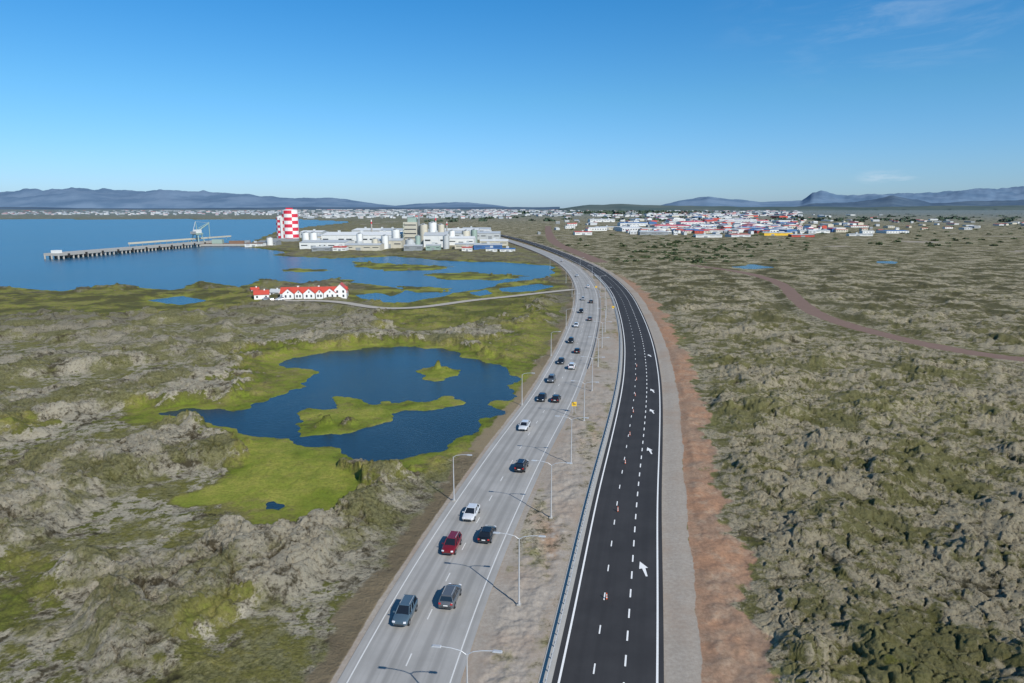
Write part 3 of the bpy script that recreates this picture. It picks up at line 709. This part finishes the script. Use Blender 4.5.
# ---------------- mountains -----------------
def mmat(name,c1,c2):
    m,nt,b=newmat(name);pos=N(nt,'ShaderNodeNewGeometry').outputs['Position']
    nt.links.new(mixc(nt,mapr(nt,noise(nt,pos,.0012,6,.6),.35,.65),c1,c2),b.inputs['Base Color']);b.inputs['Roughness'].default_value=1;b.inputs['Specular IOR Level'].default_value=0
    M[name]=m
mmat('mtn_far',(.1,.165,.25),(.15,.22,.31));mmat('mtn_mid',(.06,.1,.155),(.095,.14,.19));mmat('mtn_near',(.065,.1,.105),(.105,.135,.13))  # bluish aerial haze is baked into these base colours
def ridge(name,D,prof,mat,seed,depth,ex=1.15):
    us=np.arange(prof[0][0],prof[-1][0],2.);pv=np.interp(us,[p[0] for p in prof],[p[1] for p in prof])
    rows=22;V=[];
    for j in range(rows):
        t=j/(rows-1)
        for u,v in zip(us,pv):
            hgt=(208-v)*ex/F*D+45
            d=D+(t-.5)*2*depth
            V.append([(u-CX)/F*d*1.02,d,hgt*max(0,1-abs(t-.5)*2)**.7])
    V=np.array(V);x=V[:,0];y=V[:,1]
    V[:,2]*=1+.28*fbm(x/1000,y/1000,5,seed)*(np.abs(y-D)>depth*.06)+.12*fbm(x/450,y/450,4,seed+3)
    V[:,2]-=20*(V[:,2]<30)
    n=len(us);Fc=[(j*n+i,j*n+i+1,(j+1)*n+i+1,(j+1)*n+i) for j in range(rows-1) for i in range(n-1)]
    b=MB();b.add([tuple(p) for p in V],Fc,mat,True);b.obj(name)
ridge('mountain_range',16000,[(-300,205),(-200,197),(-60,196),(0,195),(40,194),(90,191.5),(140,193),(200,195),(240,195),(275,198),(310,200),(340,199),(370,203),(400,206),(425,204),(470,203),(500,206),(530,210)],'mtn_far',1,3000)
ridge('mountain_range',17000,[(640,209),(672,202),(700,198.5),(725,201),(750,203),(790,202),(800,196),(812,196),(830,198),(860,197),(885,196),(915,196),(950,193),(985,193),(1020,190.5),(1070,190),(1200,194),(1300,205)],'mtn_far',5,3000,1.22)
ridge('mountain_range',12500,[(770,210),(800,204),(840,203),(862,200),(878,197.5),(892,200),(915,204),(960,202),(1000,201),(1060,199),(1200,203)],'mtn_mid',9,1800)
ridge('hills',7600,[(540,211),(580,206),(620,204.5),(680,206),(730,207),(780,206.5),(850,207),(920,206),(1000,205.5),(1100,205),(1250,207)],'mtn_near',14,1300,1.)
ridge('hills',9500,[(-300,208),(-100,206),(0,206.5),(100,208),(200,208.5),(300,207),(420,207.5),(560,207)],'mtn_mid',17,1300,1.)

# ---------------- world, sun, camera -----------------
az=math.radians(36);el=math.radians(38)
sv=Vector((math.sin(az)*math.cos(el),-math.cos(az)*math.cos(el),math.sin(el)))
w=bpy.data.worlds.new('World');sc.world=w;w.use_nodes=True;nt=w.node_tree;bg=nt.nodes['Background']
sky=N(nt,'ShaderNodeTexSky',sky_type='NISHITA');sky.sun_disc=False;sky.sun_elevation=el;sky.sun_rotation=math.radians(180)-az
sky.air_density=1.0;sky.dust_density=.4;sky.ozone_density=2.0
tc=N(nt,'ShaderNodeTexCoord');gen=tc.outputs['Generated']
mp=N(nt,'ShaderNodeMapping');mp.inputs['Scale'].default_value=(3.0,3.0,14);mp.inputs['Rotation'].default_value=(0,.12,0);nt.links.new(gen,mp.inputs[0])
sx_=N(nt,'ShaderNodeSeparateXYZ');nt.links.new(gen,sx_.inputs[0])
rp=N(nt,'ShaderNodeValToRGB');nt.links.new(sx_.outputs[2],rp.inputs[0])
e=rp.color_ramp.elements;stops=[(0,(.62,.9,1.5)),(.06,(.56,.92,1.42)),(.146,(.45,.95,1.3)),(.27,(.26,.9,1.36)),(.6,(.4,.9,1.2))]
e[0].position=0;e[1].position=.6
for p,c in stops[1:-1]: e.new(p)
for i,(p,c) in enumerate(stops): e[i].position=p;e[i].color=(c[0]/2,c[1]/2,c[2]/2,1)
tint=N(nt,'ShaderNodeVectorMath',operation='SCALE');nt.links.new(rp.outputs[0],tint.inputs[0]);tint.inputs['Scale'].default_value=2
base=mixc(nt,1.,sky.outputs[0],tint.outputs[0],'MULTIPLY')
cn=noise(nt,mp.outputs[0],2.2,8,.62,.6)
def blob(c,scl,a_,b_):
    s1=N(nt,'ShaderNodeVectorMath',operation='SUBTRACT');nt.links.new(gen,s1.inputs[0]);s1.inputs[1].default_value=c
    s2=N(nt,'ShaderNodeVectorMath',operation='MULTIPLY');nt.links.new(s1.outputs[0],s2.inputs[0]);s2.inputs[1].default_value=scl
    s3=N(nt,'ShaderNodeVectorMath',operation='LENGTH');nt.links.new(s2.outputs[0],s3.inputs[0])
    return mapr(nt,s3.outputs['Value'],a_,b_,1,0)
c_top=mth(nt,'MULTIPLY',mth(nt,'MULTIPLY',blob((.457,.86,.235),(1,1,2.2),.02,.26),mapr(nt,cn,.42,.74)),.22)
cn2=noise(nt,mp.outputs[0],9.,6,.6,.3)
c_low=mth(nt,'MULTIPLY',mth(nt,'MULTIPLY',blob((.469,.883,.038),(1,1,4.),.006,.045),mapr(nt,cn2,.36,.62)),.45)
colr=mixc(nt,mth(nt,'ADD',c_top,c_low,clamp=True),base,(6.8,8.0,9.2))
nt.links.new(colr,bg.inputs[0]);bg.inputs[1].default_value=.095
sl=bpy.data.lights.new('sun','SUN');sl.energy=5.0;sl.angle=math.radians(.5);sl.color=(1,.94,.86)
so=bpy.data.objects.new('sun',sl);sc.collection.objects.link(so);so.rotation_euler=sv.to_track_quat('Z','Y').to_euler()
cam=bpy.data.cameras.new('camera');co_=bpy.data.objects.new('camera',cam);sc.collection.objects.link(co_)
cam.sensor_width=36;cam.lens=36*F/1024;cam.clip_end=100000;cam.clip_start=.5
co_.location=(0,0,H);co_.rotation_euler=(math.pi/2-PITCH,0,0);sc.camera=co_
sc.view_settings.view_transform='Standard';sc.view_settings.look='None';sc.view_settings.exposure=0
